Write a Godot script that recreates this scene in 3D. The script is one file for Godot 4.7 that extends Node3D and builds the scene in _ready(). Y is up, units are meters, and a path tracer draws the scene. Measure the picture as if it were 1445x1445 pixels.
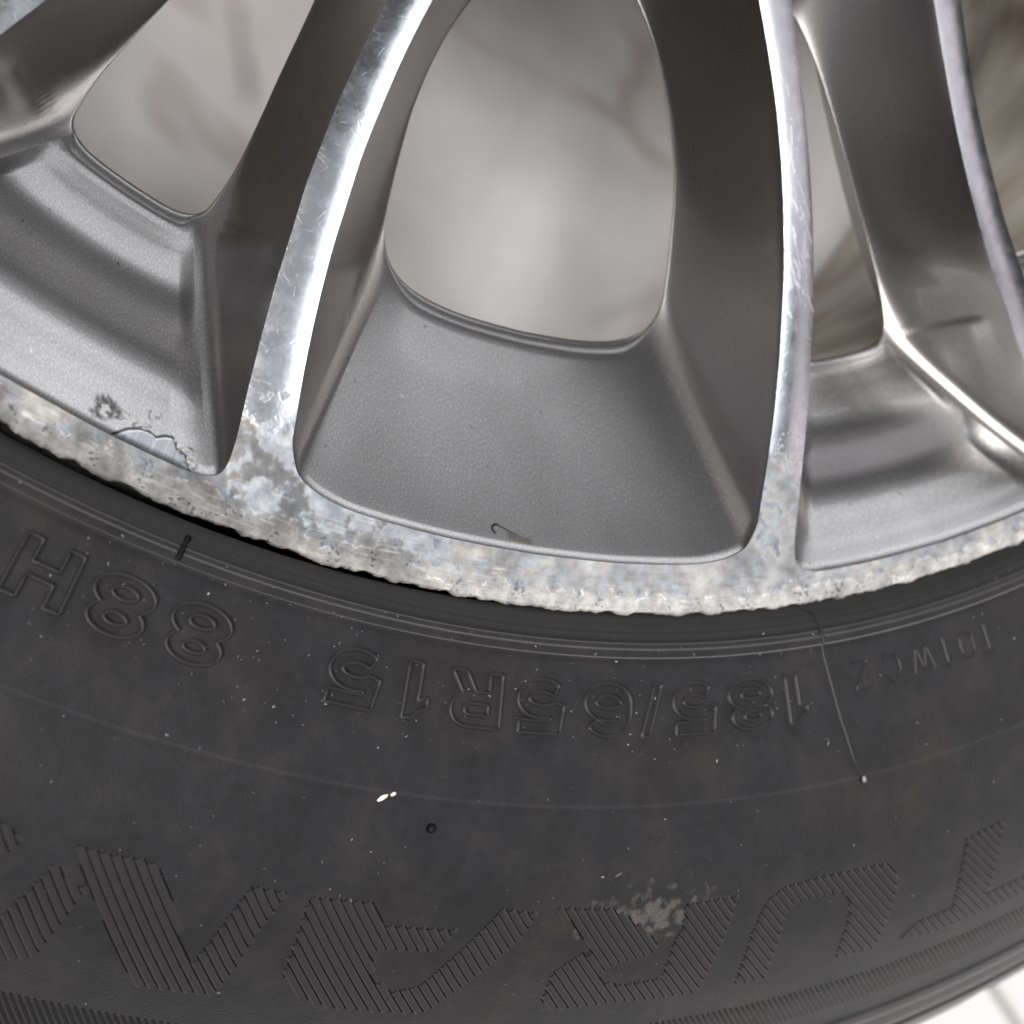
extends Node3D
# A light-alloy wheel lying face up on white floor tiles, seen close from above.
# Shapes are worked out in millimetres in the wheel's own axes (y = 0 is the front of the rim
# lip, z runs from the hub towards the near edge) and are stored in metres.

const LIFT := 172.0             # height of the lip above the floor, mm
const TURN := 0.0720594798      # turn of the wheel about its axle, rad
const FACE_RISE := 0.015        # the turned face rises a little towards the hub
var wheel: Node3D
var rim: MeshInstance3D
var tyre: MeshInstance3D
var M := {}
var tyre_pts := PackedVector2Array()   # smooth side wall: r, y

func _ready():
	# ---- camera -----------------------------------------------------------------
	var cam := Camera3D.new()
	cam.name = "camera"
	cam.keep_aspect = Camera3D.KEEP_HEIGHT
	cam.near = 0.005
	cam.far = 60.0
	var right := Vector3(0.8979891, 0.3778358, -0.2255121)
	var down := Vector3(0.2188648, 0.0610714, 0.9738421)
	var fwd := Vector3(0.3817248, -0.9238563, -0.0278535)
	cam.transform = Transform3D(Basis(right, -down, -fwd), Vector3(-0.0605240, 0.1696877 + LIFT * 0.001, 0.1986805))
	var lens := CameraAttributesPhysical.new()
	lens.frustum_focal_length = 6.0
	lens.exposure_aperture = 2.4
	lens.frustum_focus_distance = 0.178
	cam.attributes = lens
	cam.fov = 45.4026
	add_child(cam)
	cam.fov = 45.4026
	# ---- light ------------------------------------------------------------------
	var env := Environment.new()
	env.background_mode = Environment.BG_COLOR
	env.background_color = Color(0.22, 0.22, 0.225)
	env.background_energy_multiplier = 1.0
	env.tonemap_mode = Environment.TONE_MAPPER_LINEAR
	env.tonemap_exposure = 1.0
	env.sdfgi_enabled = true
	env.ssao_enabled = true
	env.ssil_enabled = true
	var we := WorldEnvironment.new()
	we.name = "environment"
	we.environment = env
	add_child(we)
	area("overhead_lamp_light", Vector3(-0.74, 1.8, 0.4), Vector3(0.0, 0.17, 0.1), Vector2(0.9, 1.0), 5.9, Color(1.0, 0.985, 0.975))
	area("ceiling_tube_light", Vector3(0.73, 2.2, -0.2), Vector3(0.0, 0.17, 0.1), Vector2(0.22, 1.1), 0.5, Color(0.97, 0.98, 1.0))
	area("added_ceiling_fill", Vector3(0.6, 2.5, 0.6), Vector3(0.6, 0.0, 0.6), Vector2(1.4, 2.2), 0.36, Color(0.96, 0.97, 1.0))  # unseen fill, added so the spoke faces have something bright to reflect
	area("added_ceiling_fill", Vector3(1.65, 2.5, -1.0), Vector3(1.65, 0.0, -1.0), Vector2(1.2, 1.0), 0.32, Color(1.0, 0.97, 0.985))  # second unseen fill, added to brighten the right-hand spoke faces
	area("window_light", Vector3(0.5, 0.70, -1.9), Vector3(0.5, 0.70, 0.0), Vector2(3.0, 0.92), 2.4, Color(0.985, 0.99, 1.0))
	area("added_side_fill", Vector3(1.6, 1.7, 0.6), Vector3(0.08, 0.17, 0.2), Vector2(1.7, 1.1), 0.6, Color(1.0, 0.97, 0.965))  # unseen light added to brighten the right side of the tyre

	make_materials()
	make_floor()
	wheel = Node3D.new()
	wheel.name = "car_wheel"
	wheel.rotation.y = TURN
	add_child(wheel)
	wheel.set_meta("label", "scuffed two-tone alloy car wheel with black tyre lying face up on white tiles")
	wheel.set_meta("category", "wheel")
	make_rim()
	make_tyre()
	make_lettering()
	make_debris()

func area(called: String, at: Vector3, to: Vector3, size: Vector2, energy: float, tint: Color):
	var l := AreaLight3D.new()
	l.name = called
	l.area_size = size
	l.area_normalize_energy = true
	l.light_energy = energy
	l.light_color = tint
	l.shadow_enabled = true
	l.set("area_range", 8.0)
	l.set("area_attenuation", 2.0)
	add_child(l, true)
	l.look_at_from_position(at, to, Vector3(0, 0, -1) if absf(at.x - to.x) + absf(at.z - to.z) < at.y * 0.9 else Vector3.UP)

# ---------------------------------------------------------------- small helpers
func add_mesh(called: String, am: Mesh, m: Material, parent: Node) -> MeshInstance3D:
	var o := MeshInstance3D.new()
	o.name = called
	o.mesh = am
	if m:
		o.material_override = m
	parent.add_child(o, true)
	return o

func polar(r: float, deg: float, y := 0.0) -> Vector3:
	var a := deg_to_rad(deg)
	return Vector3(r * sin(a), y, r * cos(a))

func sm(a: float, b: float, x: float) -> float:
	return smoothstep(a, b, x)

class Acc:
	var v := PackedVector3Array()
	var n := PackedVector3Array()
	var uv := PackedVector2Array()
	var ix := PackedInt32Array()
	func empty() -> bool:
		return ix.is_empty()
	func mesh() -> ArrayMesh:
		var a := []
		a.resize(Mesh.ARRAY_MAX)
		a[Mesh.ARRAY_VERTEX] = v
		a[Mesh.ARRAY_NORMAL] = n
		a[Mesh.ARRAY_TEX_UV] = uv
		a[Mesh.ARRAY_INDEX] = ix
		var m := ArrayMesh.new()
		m.add_surface_from_arrays(Mesh.PRIMITIVE_TRIANGLES, a)
		return m

# a patch of a grid (rows of PackedVector3Array in mm), columns c0..c1, with ready normals
func patch(acc: Acc, g: Array, nn: Array, r0: int, r1: int, c0: int, c1: int, uvs: Callable):
	var w := c1 - c0 + 1
	var base := acc.v.size()
	var cols: int = g[0].size()
	for r in range(r0, r1 + 1):
		var row: PackedVector3Array = g[r]
		var nrow: PackedVector3Array = nn[r]
		for c in range(c0, c1 + 1):
			var k := (c + cols) % cols
			var q := row[k]
			acc.v.append(Vector3(q.x, q.y + LIFT, q.z) * 0.001)
			acc.n.append(nrow[k])
			acc.uv.append(uvs.call(q))
	# find the winding that makes the faces clockwise as seen from the normals' side
	var mid := base + w * ((r1 - r0) / 2) + w / 2
	var flip := false
	if mid + w + 1 < acc.v.size():
		var fn := (acc.v[mid + w] - acc.v[mid]).cross(acc.v[mid + 1] - acc.v[mid])
		flip = fn.dot(acc.n[mid]) < 0.0
	for r in range(r1 - r0):
		for c in range(w - 1):
			var a := base + r * w + c
			if flip:
				acc.ix.append_array(PackedInt32Array([a, a + w, a + 1, a + 1, a + w, a + w + 1]))
			else:
				acc.ix.append_array(PackedInt32Array([a, a + 1, a + w, a + 1, a + w + 1, a + w]))

func grid_normals(g: Array, sgn: float) -> Array:
	var out := []
	var rows := g.size()
	var cols: int = g[0].size()
	for r in rows:
		var up: PackedVector3Array = g[maxi(r - 1, 0)]
		var dn: PackedVector3Array = g[mini(r + 1, rows - 1)]
		var row: PackedVector3Array = g[r]
		var nr := PackedVector3Array()
		nr.resize(cols)
		for c in cols:
			var d1 := dn[c] - up[c]
			var d2 := row[(c + 1) % cols] - row[(c + cols - 1) % cols]
			nr[c] = d2.cross(d1).normalized() * sgn
		out.append(nr)
	return out

# Catmull-Rom through control points (x, z), then even resampling by length
func smooth_curve(pts: PackedVector2Array, per := 14) -> PackedVector2Array:
	var out := PackedVector2Array()
	var n := pts.size()
	for i in n - 1:
		var p0 := pts[maxi(i - 1, 0)]
		var p1 := pts[i]
		var p2 := pts[i + 1]
		var p3 := pts[mini(i + 2, n - 1)]
		for k in per:
			out.append(p1.cubic_interpolate(p2, p0 - (p0 - p1) * 0.0, p3, float(k) / per) if false else catmull(p0, p1, p2, p3, float(k) / per))
	out.append(pts[n - 1])
	return out

func catmull(a: Vector2, b: Vector2, c: Vector2, d: Vector2, t: float) -> Vector2:
	# centripetal: no loops at uneven spacing
	var t1 := sqrt(maxf(a.distance_to(b), 1e-4))
	var t2 := t1 + sqrt(maxf(b.distance_to(c), 1e-4))
	var t3 := t2 + sqrt(maxf(c.distance_to(d), 1e-4))
	var x := lerpf(t1, t2, t)
	var a1 := a * ((t1 - x) / t1) + b * (x / t1)
	var a2 := b * ((t2 - x) / (t2 - t1)) + c * ((x - t1) / (t2 - t1))
	var a3 := c * ((t3 - x) / (t3 - t2)) + d * ((x - t2) / (t3 - t2))
	var b1 := a1 * ((t2 - x) / t2) + a2 * (x / t2)
	var b2 := a2 * ((t3 - x) / (t3 - t1)) + a3 * ((x - t1) / (t3 - t1))
	return b1 * ((t2 - x) / (t2 - t1)) + b2 * ((x - t1) / (t2 - t1))

func resample(c: PackedVector2Array, n: int) -> PackedVector2Array:
	# n + 1 points, both ends kept
	var acc := PackedFloat32Array([0.0])
	for i in range(1, c.size()):
		acc.append(acc[i - 1] + c[i].distance_to(c[i - 1]))
	var total := acc[acc.size() - 1]
	var out := PackedVector2Array()
	var j := 0
	for k in n + 1:
		var s := total * k / n
		while j < c.size() - 2 and acc[j + 1] < s:
			j += 1
		var seg := maxf(acc[j + 1] - acc[j], 1e-6)
		out.append(c[j].lerp(c[j + 1], clampf((s - acc[j]) / seg, 0.0, 1.0)))
	return out

# half a loop is given as r, degrees pairs from the middle of the rim side to the middle of
# the hub side; anchors say at which points the corner and the top piece begin
func half_loop(d: Array, a1: int, a2: int, n1: int, n2: int, n3: int) -> PackedVector2Array:
	var p := PackedVector2Array()
	for i in range(0, d.size(), 2):
		var a := deg_to_rad(d[i + 1])
		p.append(Vector2(d[i] * sin(a), d[i] * cos(a)))
	var per := 14
	var c := smooth_curve(p, per)
	var out := resample(c.slice(0, a1 * per + 1), n1)
	var b := resample(c.slice(a1 * per, a2 * per + 1), n2)
	var e := resample(c.slice(a2 * per, c.size()), n3)
	out.append_array(b.slice(1))
	out.append_array(e.slice(1))
	return out

func full_loop(h: PackedVector2Array) -> PackedVector2Array:
	var out := h.duplicate()
	for i in range(h.size() - 2, 0, -1):
		out.append(Vector2(-h[i].x, h[i].y))
	return out

# ---------------------------------------------------------------- materials
const TX0 := -105.0
const TX1 := 115.0
const TZ0 := 60.0
const TZ1 := 215.0
const TW := 1640
const TH := 1156

func noise(seed_: int, freq: float, oct := 4, kind := FastNoiseLite.TYPE_SIMPLEX_SMOOTH) -> FastNoiseLite:
	var f := FastNoiseLite.new()
	f.seed = seed_
	f.noise_type = kind
	f.frequency = freq
	f.fractal_octaves = oct
	if oct <= 1:
		f.fractal_type = FastNoiseLite.FRACTAL_NONE
	return f

func noise_bytes(f: FastNoiseLite, w: int, h: int) -> PackedByteArray:
	var im := f.get_image(w, h, false, false, true)
	im.convert(Image.FORMAT_L8)
	return im.get_data()

func tex(w: int, h: int, fmt: int, data: PackedByteArray) -> ImageTexture:
	return ImageTexture.create_from_image(Image.create_from_data(w, h, false, fmt, data))

func make_materials():
	face_textures()
	paint_textures()
	tyre_textures()
	var f := StandardMaterial3D.new()
	f.resource_name = "worn machined aluminium"
	f.albedo_texture = M.face_albedo
	f.metallic = 1.0
	f.metallic_texture = M.face_orm
	f.metallic_texture_channel = BaseMaterial3D.TEXTURE_CHANNEL_BLUE
	f.roughness = 1.0
	f.roughness_texture = M.face_orm
	f.roughness_texture_channel = BaseMaterial3D.TEXTURE_CHANNEL_GREEN
	f.heightmap_enabled = true
	f.heightmap_texture = M.face_height
	f.heightmap_scale = 0.022
	f.texture_repeat = false
	M.face = f
	var p := StandardMaterial3D.new()
	p.resource_name = "grey metallic wheel paint"
	p.albedo_texture = M.paint_albedo
	p.metallic = 1.0
	p.roughness = 0.34
	p.clearcoat_enabled = true
	p.clearcoat = 0.45
	p.clearcoat_roughness = 0.06
	p.texture_repeat = true
	M.paint = p
	var wp := p.duplicate()
	wp.albedo_texture = M.flakes
	wp.uv1_triplanar = true
	wp.uv1_scale = Vector3(14.6, 14.6, 14.6)
	M.wall = wp
	var b := StandardMaterial3D.new()
	b.resource_name = "dusty barrel paint"
	b.albedo_color = Color(0.42, 0.40, 0.385)
	b.metallic = 0.1
	b.roughness = 0.55
	var bt := NoiseTexture2D.new()
	bt.width = 512
	bt.height = 512
	bt.seamless = true
	bt.noise = noise(5, 0.012, 4)
	var ramp := Gradient.new()
	ramp.offsets = PackedFloat32Array([0.0, 0.45, 0.7, 1.0])
	ramp.colors = PackedColorArray([Color(0.42, 0.33, 0.29), Color(0.78, 0.75, 0.71), Color(0.88, 0.87, 0.85), Color(0.9, 0.9, 0.9)])
	bt.color_ramp = ramp
	b.albedo_texture = bt
	b.uv1_triplanar = true
	b.uv1_scale = Vector3(4, 5, 4)
	b.albedo_color = Color(0.92, 0.91, 0.89)
	M.barrel = b
	var t := StandardMaterial3D.new()
	t.resource_name = "worn tyre rubber"
	t.albedo_texture = M.tyre_albedo
	t.roughness = 0.58
	t.metallic_specular = 0.27
	t.rim_enabled = true
	t.rim = 0.85
	t.rim_tint = 0.2
	t.heightmap_enabled = true
	t.heightmap_texture = M.tyre_height
	t.heightmap_scale = 0.006
	M.tyre = t
	var r := StandardMaterial3D.new()
	r.resource_name = "raised rubber"
	r.albedo_color = Color(0.10, 0.098, 0.102)
	r.roughness = 0.5
	r.metallic_specular = 0.4
	r.rim_enabled = true
	r.rim = 0.35
	r.rim_tint = 0.2
	M.rubber = r
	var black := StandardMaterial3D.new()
	black.resource_name = "black rubber"
	black.albedo_color = Color(0.05, 0.05, 0.05)  # also serves as painted shade between letter ribs and in the notch
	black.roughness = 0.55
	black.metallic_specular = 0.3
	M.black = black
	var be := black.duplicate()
	be.albedo_color = Color(0.115, 0.113, 0.118)  # bead zone: close to the tyre tone, with a weaker rim
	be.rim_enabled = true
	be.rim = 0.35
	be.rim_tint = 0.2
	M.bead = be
	var h := StandardMaterial3D.new()
	h.resource_name = "raised rubber hatching"
	h.albedo_color = Color(0.142, 0.138, 0.141)
	h.rim_enabled = true
	h.rim = 1.0
	h.rim_tint = 0.2
	h.roughness = 0.5
	h.metallic_specular = 0.3
	M.hatch = h
	var d := StandardMaterial3D.new()
	d.resource_name = "dust"
	d.vertex_color_use_as_albedo = true
	d.roughness = 0.9
	M.dust = d
	var w := StandardMaterial3D.new()
	w.resource_name = "white chip"
	w.albedo_color = Color(0.86, 0.85, 0.83)
	w.roughness = 0.6
	M.chip = w

# where spoke k's scuffing ends, as a radius
func scuff_limit(deg: float) -> float:
	if deg > -18.0 and deg < -9.0:
		return 191.5
	if deg > 9.0 and deg < 18.0:
		return 184.0
	return 190.0

func face_textures():
	var n1 := noise_bytes(noise(11, 0.030, 5), TW, TH)
	var n2 := noise_bytes(noise(12, 0.012, 3), TW, TH)
	var n3 := noise_bytes(noise(13, 0.16, 3), TW, TH)
	var n4 := noise_bytes(noise(14, 0.055, 4), TW, TH)
	var al := PackedByteArray()
	al.resize(TW * TH * 3)
	al.fill(200)
	var orm := PackedByteArray()
	orm.resize(TW * TH * 3)
	orm.fill(255)
	var he := PackedByteArray()
	he.resize(TW * TH)
	he.fill(170)
	var sx := (TX1 - TX0) / TW
	var sz := (TZ1 - TZ0) / TH
	for j in TH:
		var z := TZ0 + (j + 0.5) * sz
		for i in TW:
			var x := TX0 + (i + 0.5) * sx
			var r2 := x * x + z * z
			if r2 > 43700.0 or r2 < 8100.0:
				continue
			var k := j * TW + i
			var a1 := n1[k] / 255.0
			var a2 := n2[k] / 255.0
			var a3 := n3[k] / 255.0
			var a4 := n4[k] / 255.0
			var r := sqrt(r2)
			var dmg := 0.0
			var blue := 0.0
			var deg := rad_to_deg(atan2(x, z))
			if r > 176.0:
				var lim := scuff_limit(deg)
				var edge := lim + (a2 - 0.5) * 9.0 + (a4 - 0.5) * 5.0
				dmg = smoothstep(edge - 2.2 - 3.0 * (a3 - 0.5), edge + 0.9, r)
				if dmg > 0.0:
					# islands where the bright lacquer is still on
					var left := smoothstep(-14.5, -12.5, deg) * (1.0 - smoothstep(-4.2, -3.3, deg))
					var t := 0.72
					if left > 0.0:
						t = lerpf(0.72, 0.40, left * (1.0 - smoothstep(202.6, 204.6, r)))
					elif deg > 10.0 and deg < 17.0 and r < 199.0:
						t = 0.50
					elif deg > 17.0:
						t = 0.62
					var keep := smoothstep(t, t + 0.16, a2 * 0.55 + a4 * 0.3 + a1 * 0.15) * (1.0 - smoothstep(203.6, 205.2, r))
					blue = keep
			var scr := 0.5 + (a3 - 0.5) * 0.5
			# bright metal
			var cr := 205.0 + 10.0 * a2 - 10.0 * a1
			var cg := cr + 2.0
			var cb := cr + 7.0
			var rough := 0.185 + 0.10 * (a1 - 0.4) + 0.05 * (a3 - 0.5)
			var met := 1.0
			var hgt := 178.0 + (a1 - 0.5) * 8.0 + (a3 - 0.5) * 3.0
			var d := dmg * (1.0 - blue)
			if blue * dmg > 0.0:
				var q := blue * dmg
				var mot := 16.0 * (a3 - 0.5) + 84.0 * (a1 - 0.5)
				cr = lerpf(cr, 140.0 + mot, q)
				cg = lerpf(cg, 144.0 + mot, q)
				cb = lerpf(cb, 151.0 + mot * 0.9, q)
				rough = lerpf(rough, 0.5, q)
				met = lerpf(met, 0.35, q)
				hgt = lerpf(hgt, 150.0 + (a4 - 0.5) * 22.0, q)
			if d > 0.0:
				# chalky, corroded metal: smooth mottled skin, a rough crust along the edge
				var rim_at := 204.4 + (a2 - 0.5) * 5.0 + (a1 - 0.5) * 2.2
				var crust := smoothstep(-0.35, 0.55, r - rim_at)
				var v := 116.0 + 46.0 * (a4 - 0.45) + 74.0 * (a2 - 0.5) + 8.0 * (a3 - 0.5)
				v += 44.0 * smoothstep(-12.0, 4.0, deg)
				var tint := smoothstep(0.46, 0.62, a1 * 0.55 + a4 * 0.45) * (1.0 - crust)
				var pit := smoothstep(0.62, 0.72, a3 * 0.5 + a1 * 0.5) * smoothstep(201.0, 204.5, r) * (0.5 + 0.5 * crust)
				v += crust * (4.0 + 14.0 * (a3 - 0.5) + 22.0 * (a1 - 0.5))
				v += 34.0 * (1.0 - smoothstep(0.06, 0.22, absf(r - rim_at - 0.1))) * smoothstep(0.45, 0.6, a4)
				v -= 62.0 * pit
				var warm := smoothstep(0.52, 0.78, a2) * 0.5 + crust * 0.15
				cr = lerpf(cr, v - 9.0 * tint + 3.0 * warm, d)
				cg = lerpf(cg, v - 5.5 * tint + 0.5, d)
				cb = lerpf(cb, v - 1.0 * tint + 1.0 - 9.0 * warm, d)
				rough = lerpf(rough, 0.55 + 0.12 * crust, d)
				met = lerpf(met, 0.35 * (1.0 - crust) + 0.1, d)
				hgt = lerpf(hgt, 128.0 + 22.0 * (a4 - 0.5) + crust * (38.0 * (a3 - 0.5) + 80.0 * (a1 - 0.5) + 12.0) - 55.0 * pit, d)
			k *= 3
			al[k] = clampi(int(cr), 0, 255)
			al[k + 1] = clampi(int(cg), 0, 255)
			al[k + 2] = clampi(int(cb), 0, 255)
			orm[k + 1] = clampi(int(rough * 255.0), 5, 255)
			orm[k + 2] = clampi(int(met * 255.0), 0, 255)
			he[k / 3] = clampi(int(hgt), 0, 255)
	var ai := Image.create_from_data(TW, TH, false, Image.FORMAT_RGB8, al)
	var hi := Image.create_from_data(TW, TH, false, Image.FORMAT_L8, he)
	var oi := Image.create_from_data(TW, TH, false, Image.FORMAT_RGB8, orm)
	# scratches across the turned faces
	var rng := RandomNumberGenerator.new()
	rng.seed = 77
	for q in 420:
		var deg: float = [-14.6, 14.4, 30.3, -30.0][q % 4] + rng.randf_range(-1.6, 1.6)
		var c := polar(rng.randf_range(118.0, 192.0), deg)
		var a := rng.randf_range(0.0, PI)
		var l := rng.randf_range(0.3, 1.8)
		var v := rng.randf_range(0.85, 1.0)
		stroke(hi, Vector2(c.x, c.z), Vector2(c.x + cos(a) * l, c.z + sin(a) * l), 0.25, Color(0.5, 0.5, 0.5), 0.3)
		stroke(oi, Vector2(c.x, c.z), Vector2(c.x + cos(a) * l, c.z + sin(a) * l), 0.3, Color(1, 0.42, 0.95), 0.4)
		stroke(ai, Vector2(c.x, c.z), Vector2(c.x + cos(a) * l, c.z + sin(a) * l), 0.3, Color(v, v, v), 0.35)
	# scrapes along the kerbed lip
	for q in 420:
		var r := rng.randf_range(200.2, 206.8)
		var deg := rng.randf_range(-25.0, 32.0)
		var l := rng.randf_range(0.4, 1.0) * (1.0 if q % 5 else 3.0)
		var r2 := r + rng.randf_range(-0.5, 0.5) * l * 0.4
		var c := polar(r, deg)
		var e := polar(r2, deg + l * 0.8)
		var dark := rng.randf() < 0.5
		var v := rng.randf_range(0.30, 0.5) if dark else rng.randf_range(0.78, 0.95)
		var w := rng.randf_range(0.3, 1.1)
		stroke(ai, Vector2(c.x, c.z), Vector2(e.x, e.z), w, Color(v, v, v * 1.01), 0.12)
		stroke(hi, Vector2(c.x, c.z), Vector2(e.x, e.z), w, Color(0.25, 0.25, 0.25) if dark else Color(0.7, 0.7, 0.7), 0.18)
	# rubbed white marks on the spoke right of the middle window
	for q in 60:
		var r := rng.randf_range(122.0, 158.0)
		var c := polar(r, 14.3 + rng.randf_range(-0.9, 0.9))
		var a := rng.randf_range(0.9, 1.5)
		var l := 0.5 + 6.0 * pow(rng.randf(), 2.5)
		stroke(ai, Vector2(c.x, c.z), Vector2(c.x + cos(a) * l, c.z + sin(a) * l), rng.randf_range(0.5, 2.6), Color(0.92, 0.91, 0.92), 0.13)
		stroke(oi, Vector2(c.x, c.z), Vector2(c.x + cos(a) * l, c.z + sin(a) * l), rng.randf_range(0.5, 2.6), Color(1, 0.42, 0.7), 0.16)
	M.face_albedo = ImageTexture.create_from_image(ai)
	M.face_orm = ImageTexture.create_from_image(oi)
	M.face_height = ImageTexture.create_from_image(hi)

func to_px(p: Vector2) -> Vector2:
	return Vector2((p.x - TX0) / (TX1 - TX0) * TW, (p.y - TZ0) / (TZ1 - TZ0) * TH)

# a soft line between two points given in mm, width in texels
func stroke(im: Image, a: Vector2, b: Vector2, wide: float, c: Color, share: float):
	var p := to_px(a)
	var q := to_px(b)
	var n := int(p.distance_to(q)) + 1
	var h := int(ceil(wide))
	for k in n + 1:
		var m := p.lerp(q, float(k) / n)
		for dy in range(-h, h + 1):
			for dx in range(-h, h + 1):
				var x := int(m.x) + dx
				var y := int(m.y) + dy
				if x < 0 or y < 0 or x >= im.get_width() or y >= im.get_height():
					continue
				var d := Vector2(x + 0.5, y + 0.5).distance_to(m)
				var w := clampf(wide + 0.5 - d, 0.0, 1.0) * share
				if w > 0.0:
					im.set_pixel(x, y, im.get_pixel(x, y).lerp(c, w))

func paint_textures():
	var n1 := noise_bytes(noise(21, 0.42, 1), TW, TH)
	var n2 := noise_bytes(noise(22, 0.006, 3), TW, TH)
	var al := PackedByteArray()
	al.resize(TW * TH * 3)
	var rng := RandomNumberGenerator.new()
	rng.seed = 9
	for k in TW * TH:
		var g := n1[k]
		var v := 150.0 + (g - 128) * 0.14 + (n2[k] - 128) * 0.05
		if g > 215:
			v += 12.0
		al[k * 3] = int(v + 1.0)
		al[k * 3 + 1] = int(v)
		al[k * 3 + 2] = int(v)
	var im := Image.create_from_data(TW, TH, false, Image.FORMAT_RGB8, al)
	M.flakes = ImageTexture.create_from_image(im.get_region(Rect2i(0, 0, 512, 512)))
	# dark chip on the left recess, with a bright core
	var blot := polar(199.3, -18.6)
	for q in 240:
		var a := rng.randf() * TAU
		var d := 0.35 + 0.75 * sqrt(rng.randf())
		var wob := 1.0 + 0.18 * sin(a * 3.0 + 0.7) + 0.12 * sin(a * 5.0)
		var e := Vector2(blot.x + 1.75 * d * wob * cos(a), blot.z + 1.35 * d * wob * sin(a))
		stroke(im, e, e + Vector2(rng.randf_range(-0.5, 0.5), rng.randf_range(-0.4, 0.4)), rng.randf_range(0.6, 1.6), Color(0.15, 0.15, 0.15) * rng.randf_range(0.8, 1.6), 0.32 * (1.25 - d))
	stroke(im, Vector2(blot.x - 0.6, blot.z + 0.5), Vector2(blot.x + 0.2, blot.z + 0.9), 2.2, Color(0.62, 0.61, 0.6), 0.55)
	# peeled lacquer beside it: a dull patch with a dark curled edge
	var edge := [201.9, -18.0, 200.4, -17.6, 199.6, -17.2, 199.4, -16.8, 199.7, -16.5, 199.0, -16.2, 198.7, -15.9, 199.3, -15.7, 199.9, -15.6, 200.3, -15.2, 201.2, -15.05, 202.2, -14.8]
	var pts := PackedVector2Array()
	for i in range(0, edge.size(), 2):
		var c := polar(edge[i], edge[i + 1])
		pts.append(Vector2(c.x, c.z))
	for i in pts.size():
		var a := deg_to_rad(edge[i * 2 + 1])
		var out := Vector2(sin(a), cos(a))
		for q in 6:
			var s := pts[i].lerp(pts[mini(i + 1, pts.size() - 1)], q / 6.0)
			stroke(im, s, s + out * 3.2, 2.2, Color(0.56, 0.57, 0.59) * rng.randf_range(0.85, 1.1), 0.35)
	for i in pts.size() - 1:
		stroke(im, pts[i], pts[i + 1], 1.1, Color(0.12, 0.12, 0.12), 0.85)
		stroke(im, pts[i] + Vector2(0.25, 0.3), pts[i + 1] + Vector2(0.25, 0.3), 0.8, Color(0.8, 0.8, 0.8), 0.5)
	for s in [[198.9, -17.9], [199.0, -17.2], [197.2, -16.6], [199.6, -15.3], [200.9, -14.9]]:
		var c := polar(s[0], s[1])
		var turn0 := rng.randf() * TAU
		for q in 14:
			var a := turn0 + q * 0.33
			var b := a + 0.33
			var ra := 0.7 + 0.25 * sin(q * 0.9) + rng.randf_range(-0.12, 0.12)
			stroke(im, Vector2(c.x + 1.3 * ra * cos(a), c.z + 0.7 * ra * sin(a)), Vector2(c.x + 1.3 * ra * cos(b), c.z + 0.7 * ra * sin(b)), rng.randf_range(0.5, 1.1), Color(0.22, 0.22, 0.22), rng.randf_range(0.1, 0.5))
		for q in 8:
			var e := Vector2(c.x + rng.randf_range(-1.2, 1.2), c.z + rng.randf_range(-0.8, 0.8))
			stroke(im, e, e + Vector2(rng.randf_range(-0.5, 0.5), 0.2), 1.2, Color(0.7, 0.68, 0.66), 0.2)
	# hooked nick and brown smear on the middle recess
	var h := polar(196.7, -1.6)
	for q in 7:
		var a := PI * 0.6 + q * 0.45
		stroke(im, Vector2(h.x + 0.75 * cos(a), h.z + 0.65 * sin(a)), Vector2(h.x + 0.75 * cos(a + 0.45), h.z + 0.65 * sin(a + 0.45)), 0.9, Color(0.15, 0.15, 0.15), 0.8)
	stroke(im, Vector2(h.x, h.z - 0.6), Vector2(h.x + 3.4, h.z + 0.5), 0.8, Color(0.22, 0.21, 0.2), 0.6)
	for q in 5:
		stroke(im, Vector2(h.x + 2.0, h.z + 0.4 + q * 0.15), Vector2(h.x + 5.5, h.z + 1.2), 3.0, Color(0.50, 0.48, 0.46), 0.12)
	for q in 90:
		var c := polar(rng.randf_range(165.0, 201.0), rng.randf_range(-30.0, 34.0))
		var v := rng.randf_range(0.15, 0.9)
		stroke(im, Vector2(c.x, c.z), Vector2(c.x + rng.randf_range(-0.3, 0.3), c.z + rng.randf_range(-0.2, 0.2)), 0.7, Color(v, v, v), 0.6)
	M.paint_albedo = ImageTexture.create_from_image(im)

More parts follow.
